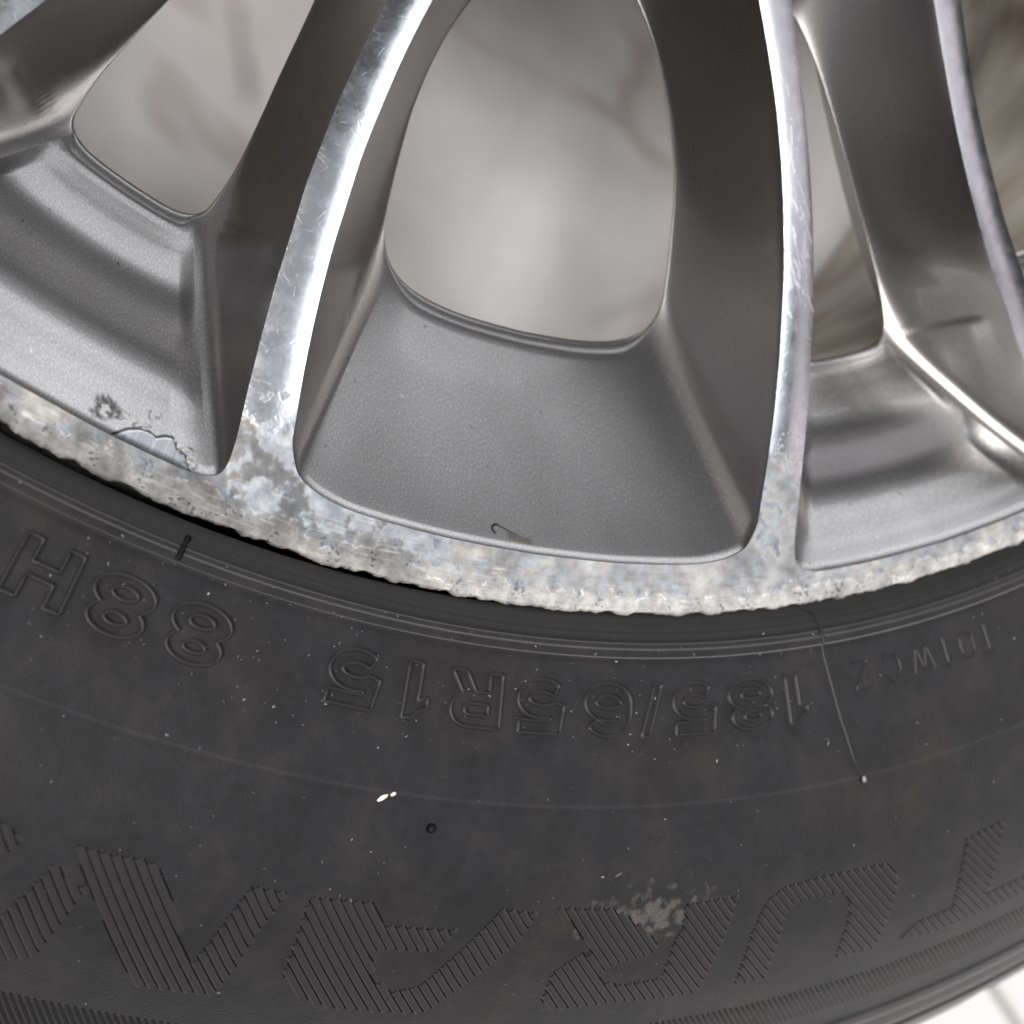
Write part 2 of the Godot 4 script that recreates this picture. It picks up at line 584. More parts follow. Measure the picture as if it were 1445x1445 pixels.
const YW := 2048
const YH := 690
func tyre_textures():
	var n1 := noise_bytes(noise(31, 0.012, 4), YW, YH)
	var n2 := noise_bytes(noise(32, 0.35, 2), YW, YH)
	var n3 := noise_bytes(noise(33, 0.004, 3), YW, YH)
	var n4 := noise_bytes(noise(34, 0.05, 4), YW, YH)
	var al := PackedByteArray()
	al.resize(YW * YH * 3)
	for j in YH:
		var r := 203.0 + 110.0 * (j + 0.5) / YH
		for i in YW:
			var k := j * YW + i
			var deg := -36.0 + 72.0 * (i + 0.5) / YW
			var v := 28.0 + (n1[k] - 128) * 0.045 + (n4[k] - 128) * 0.03 + (n2[k] - 128) * 0.045
			var br := clampf((n3[k] - 118) * 0.04, 0.0, 2.5) + clampf((n1[k] - 150) * 0.05, 0.0, 2.0)
			# dry scuff on the big letter right of the middle
			var s := (1.0 - smoothstep(0.0, 1.0, Vector2((deg - 6.3) / 2.3, (r - 253.6) / 4.4).length() + (n4[k] - 128) / 90.0 + (n2[k] - 128) / 300.0))
			var cr := v + br
			var cg := v + br * 0.45
			var cb := v + 2.2
			# a pale wipe across the gap in the marking
			var wx := deg + 9.6 - (r - 226.0) * 0.10 - 1.2 * sin((r - 218.0) * 0.16)
			v += 7.0 * exp(-wx * wx * 5.0) * smoothstep(214.0, 221.0, r) * (1.0 - smoothstep(228.0, 235.0, r))
			# pale line along the moulded ring: an edge highlight painted into the colour
			var rg := (1.0 - smoothstep(0.12, 0.45, absf(r - 236.1))) * (0.3 + n2[k] / 400.0)
			cr += 15.0 * rg
			cg += 14.5 * rg
			cb += 14.5 * rg
			if s > 0.0:
				cr = lerpf(cr, 150.0 + (n2[k] - 128) * 0.5, s * 0.38)
				cg = lerpf(cg, 143.0 + (n2[k] - 128) * 0.5, s * 0.38)
				cb = lerpf(cb, 135.0 + (n2[k] - 128) * 0.5, s * 0.38)
			k *= 3
			al[k] = clampi(int(cr), 0, 255)
			al[k + 1] = clampi(int(cg), 0, 255)
			al[k + 2] = clampi(int(cb), 0, 255)
	var im := Image.create_from_data(YW, YH, false, Image.FORMAT_RGB8, al)
	M.tyre_albedo = ImageTexture.create_from_image(im)
	M.tyre_height = tex(YW, YH, Image.FORMAT_L8, n2)

# ---------------------------------------------------------------- floor
func make_floor():
	var m := StandardMaterial3D.new()
	m.resource_name = "white glazed tile"
	m.albedo_color = Color(0.93, 0.93, 0.935)
	m.roughness = 0.6
	m.metallic_specular = 0.3
	# marks left on the tiles under the wheel
	var w := 512
	var im := Image.create(w, w, false, Image.FORMAT_RGB8)
	im.fill(Color(0.95, 0.945, 0.94))
	var nb := noise_bytes(noise(41, 0.012, 4), w, w)
	for j in w:
		for i in w:
			var v := 0.93 + (nb[j * w + i] - 128) * 0.0005
			im.set_pixel(i, j, Color(v, v * 0.997, v * 0.994))
	# soft grey-brown veins and patches
	var va := noise(43, 0.011, 3)
	var vb := noise(44, 0.007, 3)
	for j in w:
		for i in w:
			var x := i * 0.86 + j * 0.5
			var y := j * 0.86 - i * 0.5
			var v := absf(va.get_noise_2d(x * 0.5, y * 1.3))
			var vein := pow(1.0 - smoothstep(0.0, 0.3, v), 2.0) * smoothstep(-0.15, 0.3, vb.get_noise_2d(i, j))
			var cloud := smoothstep(0.0, 0.5, vb.get_noise_2d(i + 900.0, j)) * (1.0 - smoothstep(0.40, 0.62, Vector2(i / 512.0 - 0.5, j / 512.0 - 0.25).length()))
			var rimfade := smoothstep(0.0, 40.0, float(mini(mini(i, w - 1 - i), mini(j, w - 1 - j))))
			vein *= rimfade
			cloud *= rimfade
			var c := Color(0.93, 0.927, 0.924).lerp(im.get_pixel(i, j), rimfade)
			c = c.lerp(Color(0.62, 0.56, 0.54), vein * 0.36)
			c = c.lerp(Color(0.74, 0.69, 0.67), cloud * 0.25)
			im.set_pixel(i, j, c)
	# a few scuffs
	for s in [[92.0, 126.0, 114.0, 110.0, 0.42], [-32.0, 72.0, -26.0, 86.0, 0.5], [-26.0, 86.0, -22.0, 96.0, 0.5]]:
		for q in 40:
			var t := q / 39.0
			var px := Vector2((lerpf(s[0], s[2], t) + 200.0) / 400.0 * w, (lerpf(s[1], s[3], t) + 100.0) / 400.0 * w)
			for dj in range(-4, 5):
				for di in range(-4, 5):
					var d := Vector2(di, dj).length() / (1.6 + nb[(int(px.y) * w + int(px.x)) % (w * w)] * 0.006)
					im.set_pixel(int(px.x) + di, int(px.y) + dj, im.get_pixel(int(px.x) + di, int(px.y) + dj).lerp(Color(s[4], s[4] * 0.95, s[4] * 0.92), exp(-d * d) * 0.012))
	m.albedo_texture = ImageTexture.create_from_image(im)
	m.uv1_triplanar = true
	m.uv1_world_triplanar = true
	m.uv1_scale = Vector3(2.5, 2.5, 2.5)
	m.uv1_offset = Vector3(0.5, 0.0, 0.25)
	m.texture_repeat = false
	var floor_ := MeshInstance3D.new()
	floor_.name = "floor"
	var slab := BoxMesh.new()
	slab.size = Vector3(6.0, 0.05, 6.0)
	floor_.mesh = slab
	floor_.position = Vector3(0, -0.029, 0)
	var grout := StandardMaterial3D.new()
	grout.albedo_color = Color(0.66, 0.655, 0.64)
	grout.roughness = 0.9
	floor_.material_override = grout
	floor_.set_meta("kind", "structure")
	floor_.set_meta("label", "white tiled floor beneath the wheel")
	add_child(floor_)
	# one joint passes the near right corner of the picture; tiles of 0.33 m run along it
	var a := Vector2(0.3135, 0.318)
	var dir := Vector2(0.3289 - 0.3135, 0.3305 - 0.318).normalized()
	var side := Vector2(-dir.y, dir.x)
	var st := SurfaceTool.new()
	var size := 0.62
	var gap := 0.004
	var tile := bevel_box(size - gap, 0.012, size - gap, 0.0015)
	for i in range(-3, 3):
		for j in range(-3, 3):
			var c := a + dir * ((i + 0.5) * size - 0.2) + side * ((j + 0.5 + (0.5 if i % 2 else 0.0)) * size)
			if c.length() > 1.6:
				continue
			var t := MeshInstance3D.new()
			t.name = "tile"
			t.mesh = tile
			t.material_override = m
			t.position = Vector3(c.x, 0.023, c.y)
			t.rotation.y = -dir.angle()
			floor_.add_child(t, true)

func bevel_box(w: float, h: float, d: float, b: float) -> ArrayMesh:
	# box with a chamfered top, its top at y = +h / 2
	var st := SurfaceTool.new()
	st.begin(Mesh.PRIMITIVE_TRIANGLES)
	var rings := [[0.0, -h / 2], [0.0, h / 2 - b], [b, h / 2]]
	var ring := func(k: int) -> Array:
		var e: float = rings[k][0]
		var y: float = rings[k][1]
		return [Vector3(-w / 2 + e, y, -d / 2 + e), Vector3(w / 2 - e, y, -d / 2 + e), Vector3(w / 2 - e, y, d / 2 - e), Vector3(-w / 2 + e, y, d / 2 - e)]
	st.set_smooth_group(-1)
	for k in 2:
		var lo: Array = ring.call(k)
		var hi: Array = ring.call(k + 1)
		for s in 4:
			var q := (s + 1) % 4
			for v in [lo[s], lo[q], hi[q], lo[s], hi[q], hi[s]]:
				st.add_vertex(v)
	var top: Array = ring.call(2)
	for v in [top[0], top[1], top[2], top[0], top[2], top[3]]:
		st.add_vertex(v)
	st.generate_normals()
	return st.commit()

# ---------------------------------------------------------------- rim
var lip_acc := {}
var rough_n: FastNoiseLite
var chip_n: FastNoiseLite

func face_y(r: float) -> float:
	return FACE_RISE * (207.0 - r)

# middle line of a spoke: degrees from the axis of the wide window
const CENTRE := [207.0, 12.6, 199.0, 12.55, 192.0, 12.85, 184.0, 13.27, 175.0, 13.7, 166.0, 14.1, 155.0, 14.55, 146.0, 14.73, 136.0, 14.8, 127.0, 14.5, 119.5, 14.15, 110.0, 13.45, 100.0, 12.5, 92.0, 11.75, 85.0, 11.3, 76.0, 11.25]
const WIDE_OUT := [199.5, 0.0, 199.5, 4.0, 199.4, 8.0, 199.1, 9.0, 198.3, 10.1, 196.9, 10.9, 195.0, 11.3, 192.9, 11.6, 190.5, 11.75, 184.0, 12.17, 175.0, 12.68, 166.0, 13.1, 160.0, 13.3, 152.0, 13.56, 146.0, 13.62, 136.5, 13.6, 127.0, 13.3, 119.5, 12.8, 110.0, 11.85, 100.0, 10.6, 92.0, 9.2, 85.0, 7.2, 81.0, 4.5, 79.5, 2.0, 79.0, 0.0]
const WIDE_HOLE := [163.7, 0.0, 163.5, 3.5, 162.9, 5.8, 161.8, 7.3, 160.2, 8.3, 158.3, 8.9, 155.5, 9.4, 150.0, 9.75, 141.0, 10.1, 134.0, 10.25, 125.0, 9.95, 117.0, 9.1, 110.0, 7.7, 105.0, 6.2, 101.0, 4.4, 99.0, 2.5, 98.0, 0.0]
const SLIM_OUT := [202.2, 0.0, 202.2, 4.0, 202.2, 7.0, 202.1, 7.7, 201.6, 8.35, 200.8, 8.7, 199.5, 8.82, 196.6, 8.8, 189.0, 8.42, 180.0, 7.95, 172.0, 7.55, 166.0, 7.3, 160.0, 7.0, 155.0, 6.85, 148.0, 6.68, 140.0, 6.6, 132.0, 6.65, 121.0, 6.95, 111.0, 7.4, 100.0, 8.0, 92.0, 8.2, 85.0, 7.4, 81.0, 5.0, 79.5, 2.5, 79.0, 0.0]
const SLIM_HOLE := [167.8, 0.0, 167.7, 1.8, 167.4, 2.6, 166.6, 3.35, 165.3, 3.75, 162.0, 3.98, 157.0, 4.08, 150.0, 3.98, 141.0, 3.72, 133.0, 3.5, 124.0, 3.15, 115.0, 2.5, 108.0, 1.4, 106.0, 0.7, 105.0, 0.0]

func make_rim():
	rough_n = noise(51, 0.55, 3)
	chip_n = noise(52, 0.16, 4)
	make_slim_drop()
	rim = MeshInstance3D.new()
	# barrel: a lathe with front flange shelf, well and rear flange
	var prof := PackedVector2Array([Vector2(206.2, -7.0), Vector2(205.0, -9.5), Vector2(201.0, -13.0), Vector2(194.0, -16.0), Vector2(184.0, -17.0), Vector2(173.0, -24.0), Vector2(171.0, -32.0), Vector2(170.0, -60.0), Vector2(170.5, -95.0), Vector2(173.0, -115.0), Vector2(178.0, -128.0), Vector2(183.5, -136.0), Vector2(186.0, -146.0), Vector2(186.5, -163.0), Vector2(188.5, -167.0), Vector2(193.0, -169.0), Vector2(199.0, -168.0), Vector2(203.0, -166.0), Vector2(206.0, -161.0), Vector2(204.0, -159.0), Vector2(199.0, -160.0), Vector2(192.0, -150.0)])
	rim.mesh = lathe(smooth_curve(prof, 5), 240)
	rim.name = "rim"
	rim.material_override = M.barrel
	wheel.add_child(rim, true)
	var spokes := []
	for j in 16:
		spokes.append({"face": Acc.new(), "wall": Acc.new()})
	var lip := Acc.new()
	var hub := Acc.new()
	for i in 8:
		cell(true, i, i * 45.0, i == 0 or i == 1 or i == 7, spokes, lip, hub)
		cell(false, i, i * 45.0 + 22.5, i == 0 or i == 7 or i == 6, spokes, lip, hub)
	add_mesh("rim_lip", lip.mesh(), M.face, rim)
	for j in 16:
		var s := add_mesh("spoke", spokes[j].wall.mesh(), M.wall, rim)
		s.set_meta("label", "dark grey painted spoke")
		var f := add_mesh("spoke_face", spokes[j].face.mesh(), M.face, rim)
	# hub disc and cap, above the picture
	add_mesh("hub_face", hub.mesh(), M.face, rim)
	var disc := PackedVector2Array([Vector2(76.3, face_y(76.3) - 0.02), Vector2(74.5, face_y(76.0) - 1.2), Vector2(60.0, -3.0), Vector2(45.0, -6.0), Vector2(34.0, -6.5), Vector2(33.0, -5.0), Vector2(32.0, -1.0), Vector2(30.0, 0.6), Vector2(15.0, 1.8), Vector2(0.05, 2.0)])
	add_mesh("hub_disc", lathe(smooth_curve(disc, 5), 96), M.paint, rim)

func lathe(pr: PackedVector2Array, n: int) -> ArrayMesh:
	var g := []
	for p in pr:
		var row := PackedVector3Array()
		for k in n:
			var a := TAU * k / n
			row.append(Vector3(p.x * sin(a), p.y, p.x * cos(a)))
		g.append(row)
	var nn := grid_normals(g, 1.0)
	var acc := Acc.new()
	patch(acc, g, nn, 0, pr.size() - 1, 0, n, func(q): return Vector2((q.x - TX0) / (TX1 - TX0), (q.z - TZ0) / (TZ1 - TZ0)))
	return acc.mesh()

func polar_list(d: Array) -> PackedVector2Array:
	var p := PackedVector2Array()
	for i in range(0, d.size(), 2):
		var a := deg_to_rad(d[i + 1])
		p.append(Vector2(d[i] * sin(a), d[i] * cos(a)))
	return p

# how a slim recess falls from the lip to its window: even, then nearly level, then steep
var slim_drop := PackedFloat32Array()
func make_slim_drop():
	var sum := 0.0
	slim_drop.append(0.0)
	for k in 200:
		var u := (k + 0.5) / 200.0
		sum += 1.5 * (1.0 - sm(0.22, 0.5, u)) + 0.42 * sm(0.22, 0.5, u) + 0.9 * sm(0.56, 0.85, u)
		slim_drop.append(sum)
	for k in 201:
		slim_drop[k] /= sum

func cell(wide: bool, i: int, deg: float, fine: bool, spokes: Array, lip: Acc, hub: Acc):
	var n1 := 210 if fine else 26
	var n2 := 170 if fine else 40
	var n3 := 16 if fine else 6
	var out := full_loop(half_loop(WIDE_OUT if wide else SLIM_OUT, 5 if wide else 4, 21, n1, n2, n3))
	var hole := full_loop(half_loop(WIDE_HOLE if wide else SLIM_HOLE, 4 if wide else 3, 14 if wide else 12, n1, n2, n3))
	# border of the cell: outer circle, spoke middle line, hub circle
	var cd := []
	for k in range(0, CENTRE.size(), 2):
		cd.append(CENTRE[k])
		cd.append(CENTRE[k + 1] if wide else 22.5 - CENTRE[k + 1])
	var arc := PackedVector2Array()
	var arc2 := PackedVector2Array()
	for k in 41:
		var a := deg_to_rad(cd[1] * k / 40.0)
		arc.append(Vector2(207.0 * sin(a), 207.0 * cos(a)))
		var b := deg_to_rad(cd[cd.size() - 1] * (40 - k) / 40.0)
		arc2.append(Vector2(76.0 * sin(b), 76.0 * cos(b)))
	var half := resample(arc, n1)
	half.append_array(resample(smooth_curve(polar_list(cd)), n2).slice(1))
	half.append_array(resample(arc2, n3).slice(1))
	var border := full_loop(half)
	var cols := out.size()
	var nh := n1 + n2 + n3
	var rot := deg_to_rad(deg)
	var cr := cos(rot)
	var sr := sin(rot)
	var turn := func(p: Vector2) -> Vector2: return Vector2(p.x * cr + p.y * sr, -p.x * sr + p.y * cr)
	var uvs := func(q): return Vector2((q.x - TX0 + maxf(0.0, -q.y - 4.0) * 0.75) / (TX1 - TX0), (q.z - TZ0 + maxf(0.0, -q.y - 4.0) * 0.6) / (TZ1 - TZ0))
	# ---- turned face, from the border (row 0) to the recess edge
	var rows := 14 if fine else 4
	var g := []
	for r in rows + 1:
		var row := PackedVector3Array()
		row.resize(cols)
		var t := float(r) / rows
		for c in cols:
			var o := out[c]
			var b := border[c]
			var p: Vector2 = turn.call(b.lerp(o, t))
			var rad := p.length()
			var y := face_y(rad)
			# spoke faces are very slightly crowned
			var half_c := c if c <= nh else cols - c
			if half_c > n1:
				y -= 0.16 * t * t * sm(n1, n1 + 20.0 * n2 / 170.0, half_c)
			if fine and rad > 196.0:
				var d := sm(196.0, 200.0, rad)
				y += d * (rough_n.get_noise_2d(p.x, p.y) * 0.01 + chip_n.get_noise_2d(p.x, p.y) * 0.05 - 0.03)
			row[c] = Vector3(p.x, y, p.y)
		g.append(row)
	var nn := grid_normals(g, 1.0)
	if nn[rows / 2][0].y < 0.0:
		nn = grid_normals(g, -1.0)
	var lipc := n1 + (int(n2 * 0.075))
	patch(lip, g, nn, 0, rows, -lipc, lipc, uvs)
	var right_spoke: Dictionary = spokes[posmod(2 * i if wide else 2 * i + 1, 16)]
	var left_spoke: Dictionary = spokes[posmod(2 * i - 1 if wide else 2 * i, 16)]
	var topc := n1 + n2
	patch(right_spoke.face, g, nn, 0, rows, lipc, topc, uvs)
	patch(left_spoke.face, g, nn, 0, rows, cols - topc, cols - lipc, uvs)
	patch(hub, g, nn, 0, rows, topc, cols - topc, uvs)
	# ---- lip edge: rounded, chipped, down to the flange
	var lg := []
	var edge := [[0.0, 0.0], [0.25, -0.1], [0.5, -0.45], [0.6, -1.2], [0.3, -3.0], [-0.6, -7.0]]
	for e in edge.size():
		var row := PackedVector3Array()
		for c in range(-n1, n1 + 1):
			var p: Vector2 = turn.call(border[(c + cols) % cols])
			var y0: float = g[0][(c + cols) % cols].y
			var nz := 0.0
			var rad := p.length()
			var dy := 0.0
			if fine:
				nz = chip_n.get_noise_2d(p.x * 1.1, p.y * 1.1) * 0.8 + rough_n.get_noise_2d(p.x * 1.7, p.y * 1.7) * 0.05 - 0.1
				var w := sm(0.0, 2.0, e) * (1.0 - sm(4.0, 5.0, e) * 0.7)
				dy = rough_n.get_noise_3d(p.x * 1.5, e * 3.0, p.y * 1.5) * 0.12 * sm(0.0, 1.0, e)
				nz *= w
			var k: float = (rad + edge[e][0] + nz) / rad
			row.append(Vector3(p.x * k, y0 + edge[e][1] + dy, p.y * k))
		lg.append(row)
	var ln := open_normals(lg)
	patch_open(lip, lg, ln, uvs)
	# ---- recess: from the edge down to the window and round its rim
	var steps := 26 if fine else 10
	var depth := 19.8 if wide else 20.0
	var wg := []
	var hs := []
	hs.append(0.0)
	hs.append(0.0)
	for k in range(1, steps + 1):
		hs.append(0.93 * k / steps)
	for k in range(1, 7):
		hs.append(-float(k))       # the rounded rim of the window, by angle
	hs.append(-7.0)
	hs.append(-8.0)
	for q in hs.size():
		var row := PackedVector3Array()
		row.resize(cols)
		var s: float = hs[q]
		for c in cols:
			var half_c := c if c <= nh else cols - c
			var o := out[c]
			var h := hole[c]
			var y0: float = g[rows][c].y if q == 0 else face_y(o.length()) - 0.16
			# how much of the floor of the recess, against its walls
			var fl := 1.0 - (sm(n1 * 0.72, n1 + n2 * 0.10, half_c) if wide else sm(n1 * 0.80, n1 + n2 * 0.08, half_c))
			var len := o.distance_to(h)
			var p: Vector2
			var y: float
			var roll := lerpf(0.3, minf(1.2, 0.05 * len + 0.4), fl)
			var inner := lerpf(0.985, 0.93, fl)
			if s >= 0.0:
				var u := s / 0.93
				var side_v := 1.0 - pow(1.0 - u, 1.15)
				var floor_v: float
				if wide:
					floor_v = u
				else:
					floor_v = slim_drop[mini(int(u * 200.0 + 0.5), 200)]
				var v := lerpf(side_v, floor_v, fl)
				var ch := minf(0.1, len * 0.1)
				if q == 0:
					p = o
					y = y0
				else:
					p = o.lerp(h, maxf(s * inner / 0.93, ch / len))
					y = lerpf(y0 - lerpf(0.45, 0.7, fl), -depth + roll * 0.8, v)
				# the walls of the slim recess are thicker beside its floor
				if not wide and fl < 0.9 and q > 1:
					var rr := p.length()
					var bump := sm(166.3, 167.6, rr) * (1.0 - sm(170.0, 194.0, rr)) * sm(0.12, 0.34, u) * (1.0 - sm(0.6, 1.0, u)) * (1.0 - fl)
					p.x -= signf(p.x) * bump * 0.55
			elif s > -7.0:
				var a := -s / 6.0 * PI / 2
				p = o.lerp(h, inner + (1.0 - inner) * sin(a))
				y = -depth + roll * 0.8 - roll * (1.0 - cos(a))
			elif s > -8.0:
				p = h.lerp(o, 0.4)
				y = -depth - 3.0
			else:
				p = h.lerp(o, 0.7)
				y = -depth - 9.0
			var w: Vector2 = turn.call(p)
			row[c] = Vector3(w.x, y, w.y)
		wg.append(row)
	var wn := grid_normals(wg, 1.0)
	# point the normals up or into the window
	if wn[3][0].y < 0.0:
		wn = grid_normals(wg, -1.0)
	var last := hs.size() - 1
	var cut := n1 + int(n2 * 0.02)
	var fl_acc := Acc.new()
	patch(fl_acc, wg, wn, 0, last, -cut, cut, uvs)
	var fp := add_mesh("window_recess", fl_acc.mesh(), M.paint, rim)
	if not wide and i == 7:
		fp.set_meta("label", "silver recess with a dark chip and peeled lacquer at the lip")
	patch(right_spoke.wall, wg, wn, 0, last, cut, nh, uvs)
	patch(left_spoke.wall, wg, wn, 0, last, nh, cols - cut, uvs)

func open_normals(g: Array) -> Array:
	var out := []
	for r in g.size():
		var row: PackedVector3Array = g[r]
		var up: PackedVector3Array = g[maxi(r - 1, 0)]
		var dn: PackedVector3Array = g[mini(r + 1, g.size() - 1)]
		var nr := PackedVector3Array()
		for c in row.size():
			var d1 := dn[c] - up[c]
			var d2 := row[mini(c + 1, row.size() - 1)] - row[maxi(c - 1, 0)]
			nr.append(d1.cross(d2).normalized())
		out.append(nr)
	# outwards
	var m: int = g[0].size() / 2
	var mid: Vector3 = g[g.size() / 2][m]
	var nm: Vector3 = out[g.size() / 2][m]
	if nm.dot(Vector3(mid.x, 60.0, mid.z)) < 0.0:
		for r in out.size():
			var nr: PackedVector3Array = out[r]
			for c in nr.size():
				nr[c] = -nr[c]
			out[r] = nr
	return out

func patch_open(acc: Acc, g: Array, nn: Array, uvs: Callable):
	patch(acc, g, nn, 0, g.size() - 1, 0, g[0].size() - 1, uvs)

# ---------------------------------------------------------------- tyre
const SIDE := [208.5, -13.0, 208.8, -8.0, 209.1, -4.0, 209.5, -1.4, 210.1, 0.3, 211.2, 1.4, 212.2, 1.95, 214.5, 2.55, 218.0, 3.3, 225.8, 4.9, 236.0, 6.5, 248.0, 6.9, 260.0, 4.4, 268.0, 1.4, 275.0, -1.9, 282.0, -6.0, 288.0, -9.1, 293.0, -11.9, 298.0, -15.5, 302.4, -20.0, 306.2, -25.0, 309.2, -30.5, 311.0, -38.0]

func side_y(r: float) -> float:
	var n := tyre_pts.size()
	var lo := 0
	var hi := n - 1
	while hi - lo > 1:
		var m := (lo + hi) / 2
		if tyre_pts[m].x > r:
			hi = m
		else:
			lo = m
	return lerpf(tyre_pts[lo].y, tyre_pts[hi].y, clampf((r - tyre_pts[lo].x) / (tyre_pts[hi].x - tyre_pts[lo].x), 0.0, 1.0))

# moulded rings on the side wall
func ring_relief(r: float) -> float:
	var d := 0.0
	d -= 0.3 * (sm(210.2, 210.4, r) - sm(210.6, 210.8, r))
	d -= 0.35 * (sm(211.35, 211.5, r) - sm(211.7, 211.9, r))
	d += 0.5 * (sm(212.5, 212.8, r) - sm(213.7, 214.1, r))
	d -= 0.22 * (sm(213.9, 214.3, r) - sm(214.6, 215.6, r))
	d += 0.22 * sm(222.0, 235.6, r) * (1.0 - sm(236.1, 237.6, r))
	d += 0.06 * (sm(235.7, 236.0, r) - sm(236.1, 236.4, r))
	d += 0.3 * (sm(286.5, 287.2, r) - sm(289.0, 290.5, r))
	d -= 0.5 * (sm(294.0, 294.6, r) - sm(295.4, 296.4, r))
	return d

func on_tyre(deg: float, r: float, up := 0.0) -> Vector3:
	var s := (side_y(r + 0.4) - side_y(r - 0.4)) / 0.8
	var k := 1.0 / sqrt(1.0 + s * s)
	var rr := r - s * k * up
	var a := deg_to_rad(deg)
	return Vector3(rr * sin(a), side_y(r) + ring_relief(r) + k * up, rr * cos(a))

func tyre_normal(deg: float, r: float) -> Vector3:
	var s := (side_y(r + 0.4) - side_y(r - 0.4)) / 0.8
	var a := deg_to_rad(deg)
	return Vector3(-s * sin(a), 1.0, -s * cos(a)).normalized()

func make_tyre():
	var cp := PackedVector2Array()
	for k in range(0, SIDE.size(), 2):
		cp.append(Vector2(SIDE[k], SIDE[k + 1]))
	tyre_pts = smooth_curve(cp, 10)
	var rs := PackedFloat32Array()
	var r := 208.55
	while r < 310.9:
		rs.append(r)
		if r < 216.0 or (r > 234.6 and r < 237.4):
			r += 0.12
		elif r > 285.0 and r < 297.0:
			r += 0.4
		else:
			r += 1.0
	var angles := PackedFloat32Array()
	var a := -180.0
	while a < 179.99:
		angles.append(a)
		a += 0.25 if a >= -30.0 and a < 40.0 else 1.0
	var g := []
	for q in rs:
		var row := PackedVector3Array()
		for d in angles:
			var p := on_tyre(d, q)
			row.append(cut_groove(p, d, q))
		g.append(row)
	# tread and the far side wall
	var tread := []
	for y in [-44.0, -50.0, -58.0, -59.0, -67.0, -68.0, -86.0, -87.0, -95.0, -96.0, -112.0, -120.0, -126.0, -132.0]:
		var rr := 311.2
		if y in [-59.0, -67.0, -87.0, -95.0]:
			rr = 304.5
		tread.append([rr, y])
	for k in range(SIDE.size() - 2, -2, -6):
		tread.append([SIDE[k], -164.0 - SIDE[k + 1] * 0.95])
	for t in tread:
		var row := PackedVector3Array()
		for d in angles:
			var p := polar(t[0], d, t[1])
			if t[1] > -55.0:
				p = cut_groove(p, d, 311.0)
			row.append(p)
		g.append(row)
	var nn := grid_normals(g, 1.0)
	if nn[100][0].y < 0.0:
		nn = grid_normals(g, -1.0)
	var cols := angles.size()
	var first := 0
	while rs[first] < 211.75:
		first += 1
	# texture: angle across (five repeats round the tyre), radius down
	var acc := Acc.new()
	patch(acc, g, nn, first, g.size() - 1, 0, cols, func(q): return Vector2.ZERO)
	var w := cols + 1
	for k in acc.v.size():
		var row := k / w + first
		var col := k % w
		var d: float = angles[col] if col < cols else 180.0
		var rad: float = rs[row] if row < rs.size() else 312.0
		acc.uv[k] = Vector2((d + 36.0) / 72.0, (rad - 203.0) / 110.0)
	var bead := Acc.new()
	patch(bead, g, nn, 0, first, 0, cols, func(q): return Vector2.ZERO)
	tyre = MeshInstance3D.new()
	tyre.name = "tyre"
	tyre.mesh = acc.mesh()
	tyre.material_override = M.tyre
	wheel.add_child(tyre, true)
	tyre.set_meta("label", "black rubber tyre with moulded size lettering")
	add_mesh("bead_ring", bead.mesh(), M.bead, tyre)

func cut_groove(p: Vector3, deg: float, r: float) -> Vector3:
	if r < 300.0:
		return p
	# cross grooves of the tread run out at the shoulder
	var x := fposmod(deg - 24.2 + 2.75, 5.5) - 2.75
	var w := (1.0 - sm(0.45, 0.75, absf(x))) * sm(300.0, 303.0, r)
	if w <= 0.0:
		return p
	var k := 1.0 - 5.0 * w / r
	return Vector3(p.x * k, p.y - 3.5 * w, p.z * k)

# ---------------------------------------------------------------- lettering on the tyre
# a moulded line along a path of (degrees, r); cross-section: wide foot, narrow crown
func ridge(acc: Acc, path: PackedVector2Array, closed: bool, wide: float, high: float, crown := 0.2):
	# resample so that it follows the curved wall
	var c := PackedVector2Array()
	var n := path.size()
	for i in (n if closed else n - 1):
		var p := path[i]
		var q := path[(i + 1) % n]
		var l := Vector2((q.x - p.x) * 3.9, q.y - p.y).length()
		var k := maxi(1, int(ceil(l / 0.9)))
		for t in k:
			c.append(p.lerp(q, float(t) / k))
	if not closed:
		c.append(path[n - 1])
	n = c.size()
	if n < 2:
		return
	var pos := PackedVector3Array()
	for p in c:
		pos.append(on_tyre(p.x, p.y))
	var base := acc.v.size()
	var offs := [-0.5, -crown, crown, 0.5]
	var ups := [-0.06, 1.0, 1.0, -0.06]
	for i in n:
		var prev := pos[(i + n - 1) % n] if closed else pos[maxi(i - 1, 0)]
		var next := pos[(i + 1) % n] if closed else pos[mini(i + 1, n - 1)]
		var t := (next - prev).normalized()
		var up := tyre_normal(c[i].x, c[i].y)
		var side := t.cross(up).normalized()
		var e := 1.0
		if not closed and (i == 0 or i == n - 1):
			e = 0.35
		for k in 4:
			var v: Vector3 = pos[i] + side * (offs[k] * wide) + up * (ups[k] * high * (e if ups[k] > 0.0 else 1.0))
			acc.v.append(Vector3(v.x, v.y + LIFT, v.z) * 0.001)
			var tilt: float = (0.9 if crown > 0.25 else 1.0) * (1.0 if k == 0 or k == 3 else 0.42)
			var nd: Vector3 = (up * 0.75 + side * signf(offs[k]) * tilt).normalized()
			acc.n.append(nd)
			acc.uv.append(Vector2.ZERO)
	var m := n if closed else n - 1
	for i in m:
		var a := base + i * 4
		var b := base + ((i + 1) % n) * 4
		for k in 3:
			acc.ix.append_array(PackedInt32Array([a + k, b + k, a + k + 1, a + k + 1, b + k, b + k + 1]))

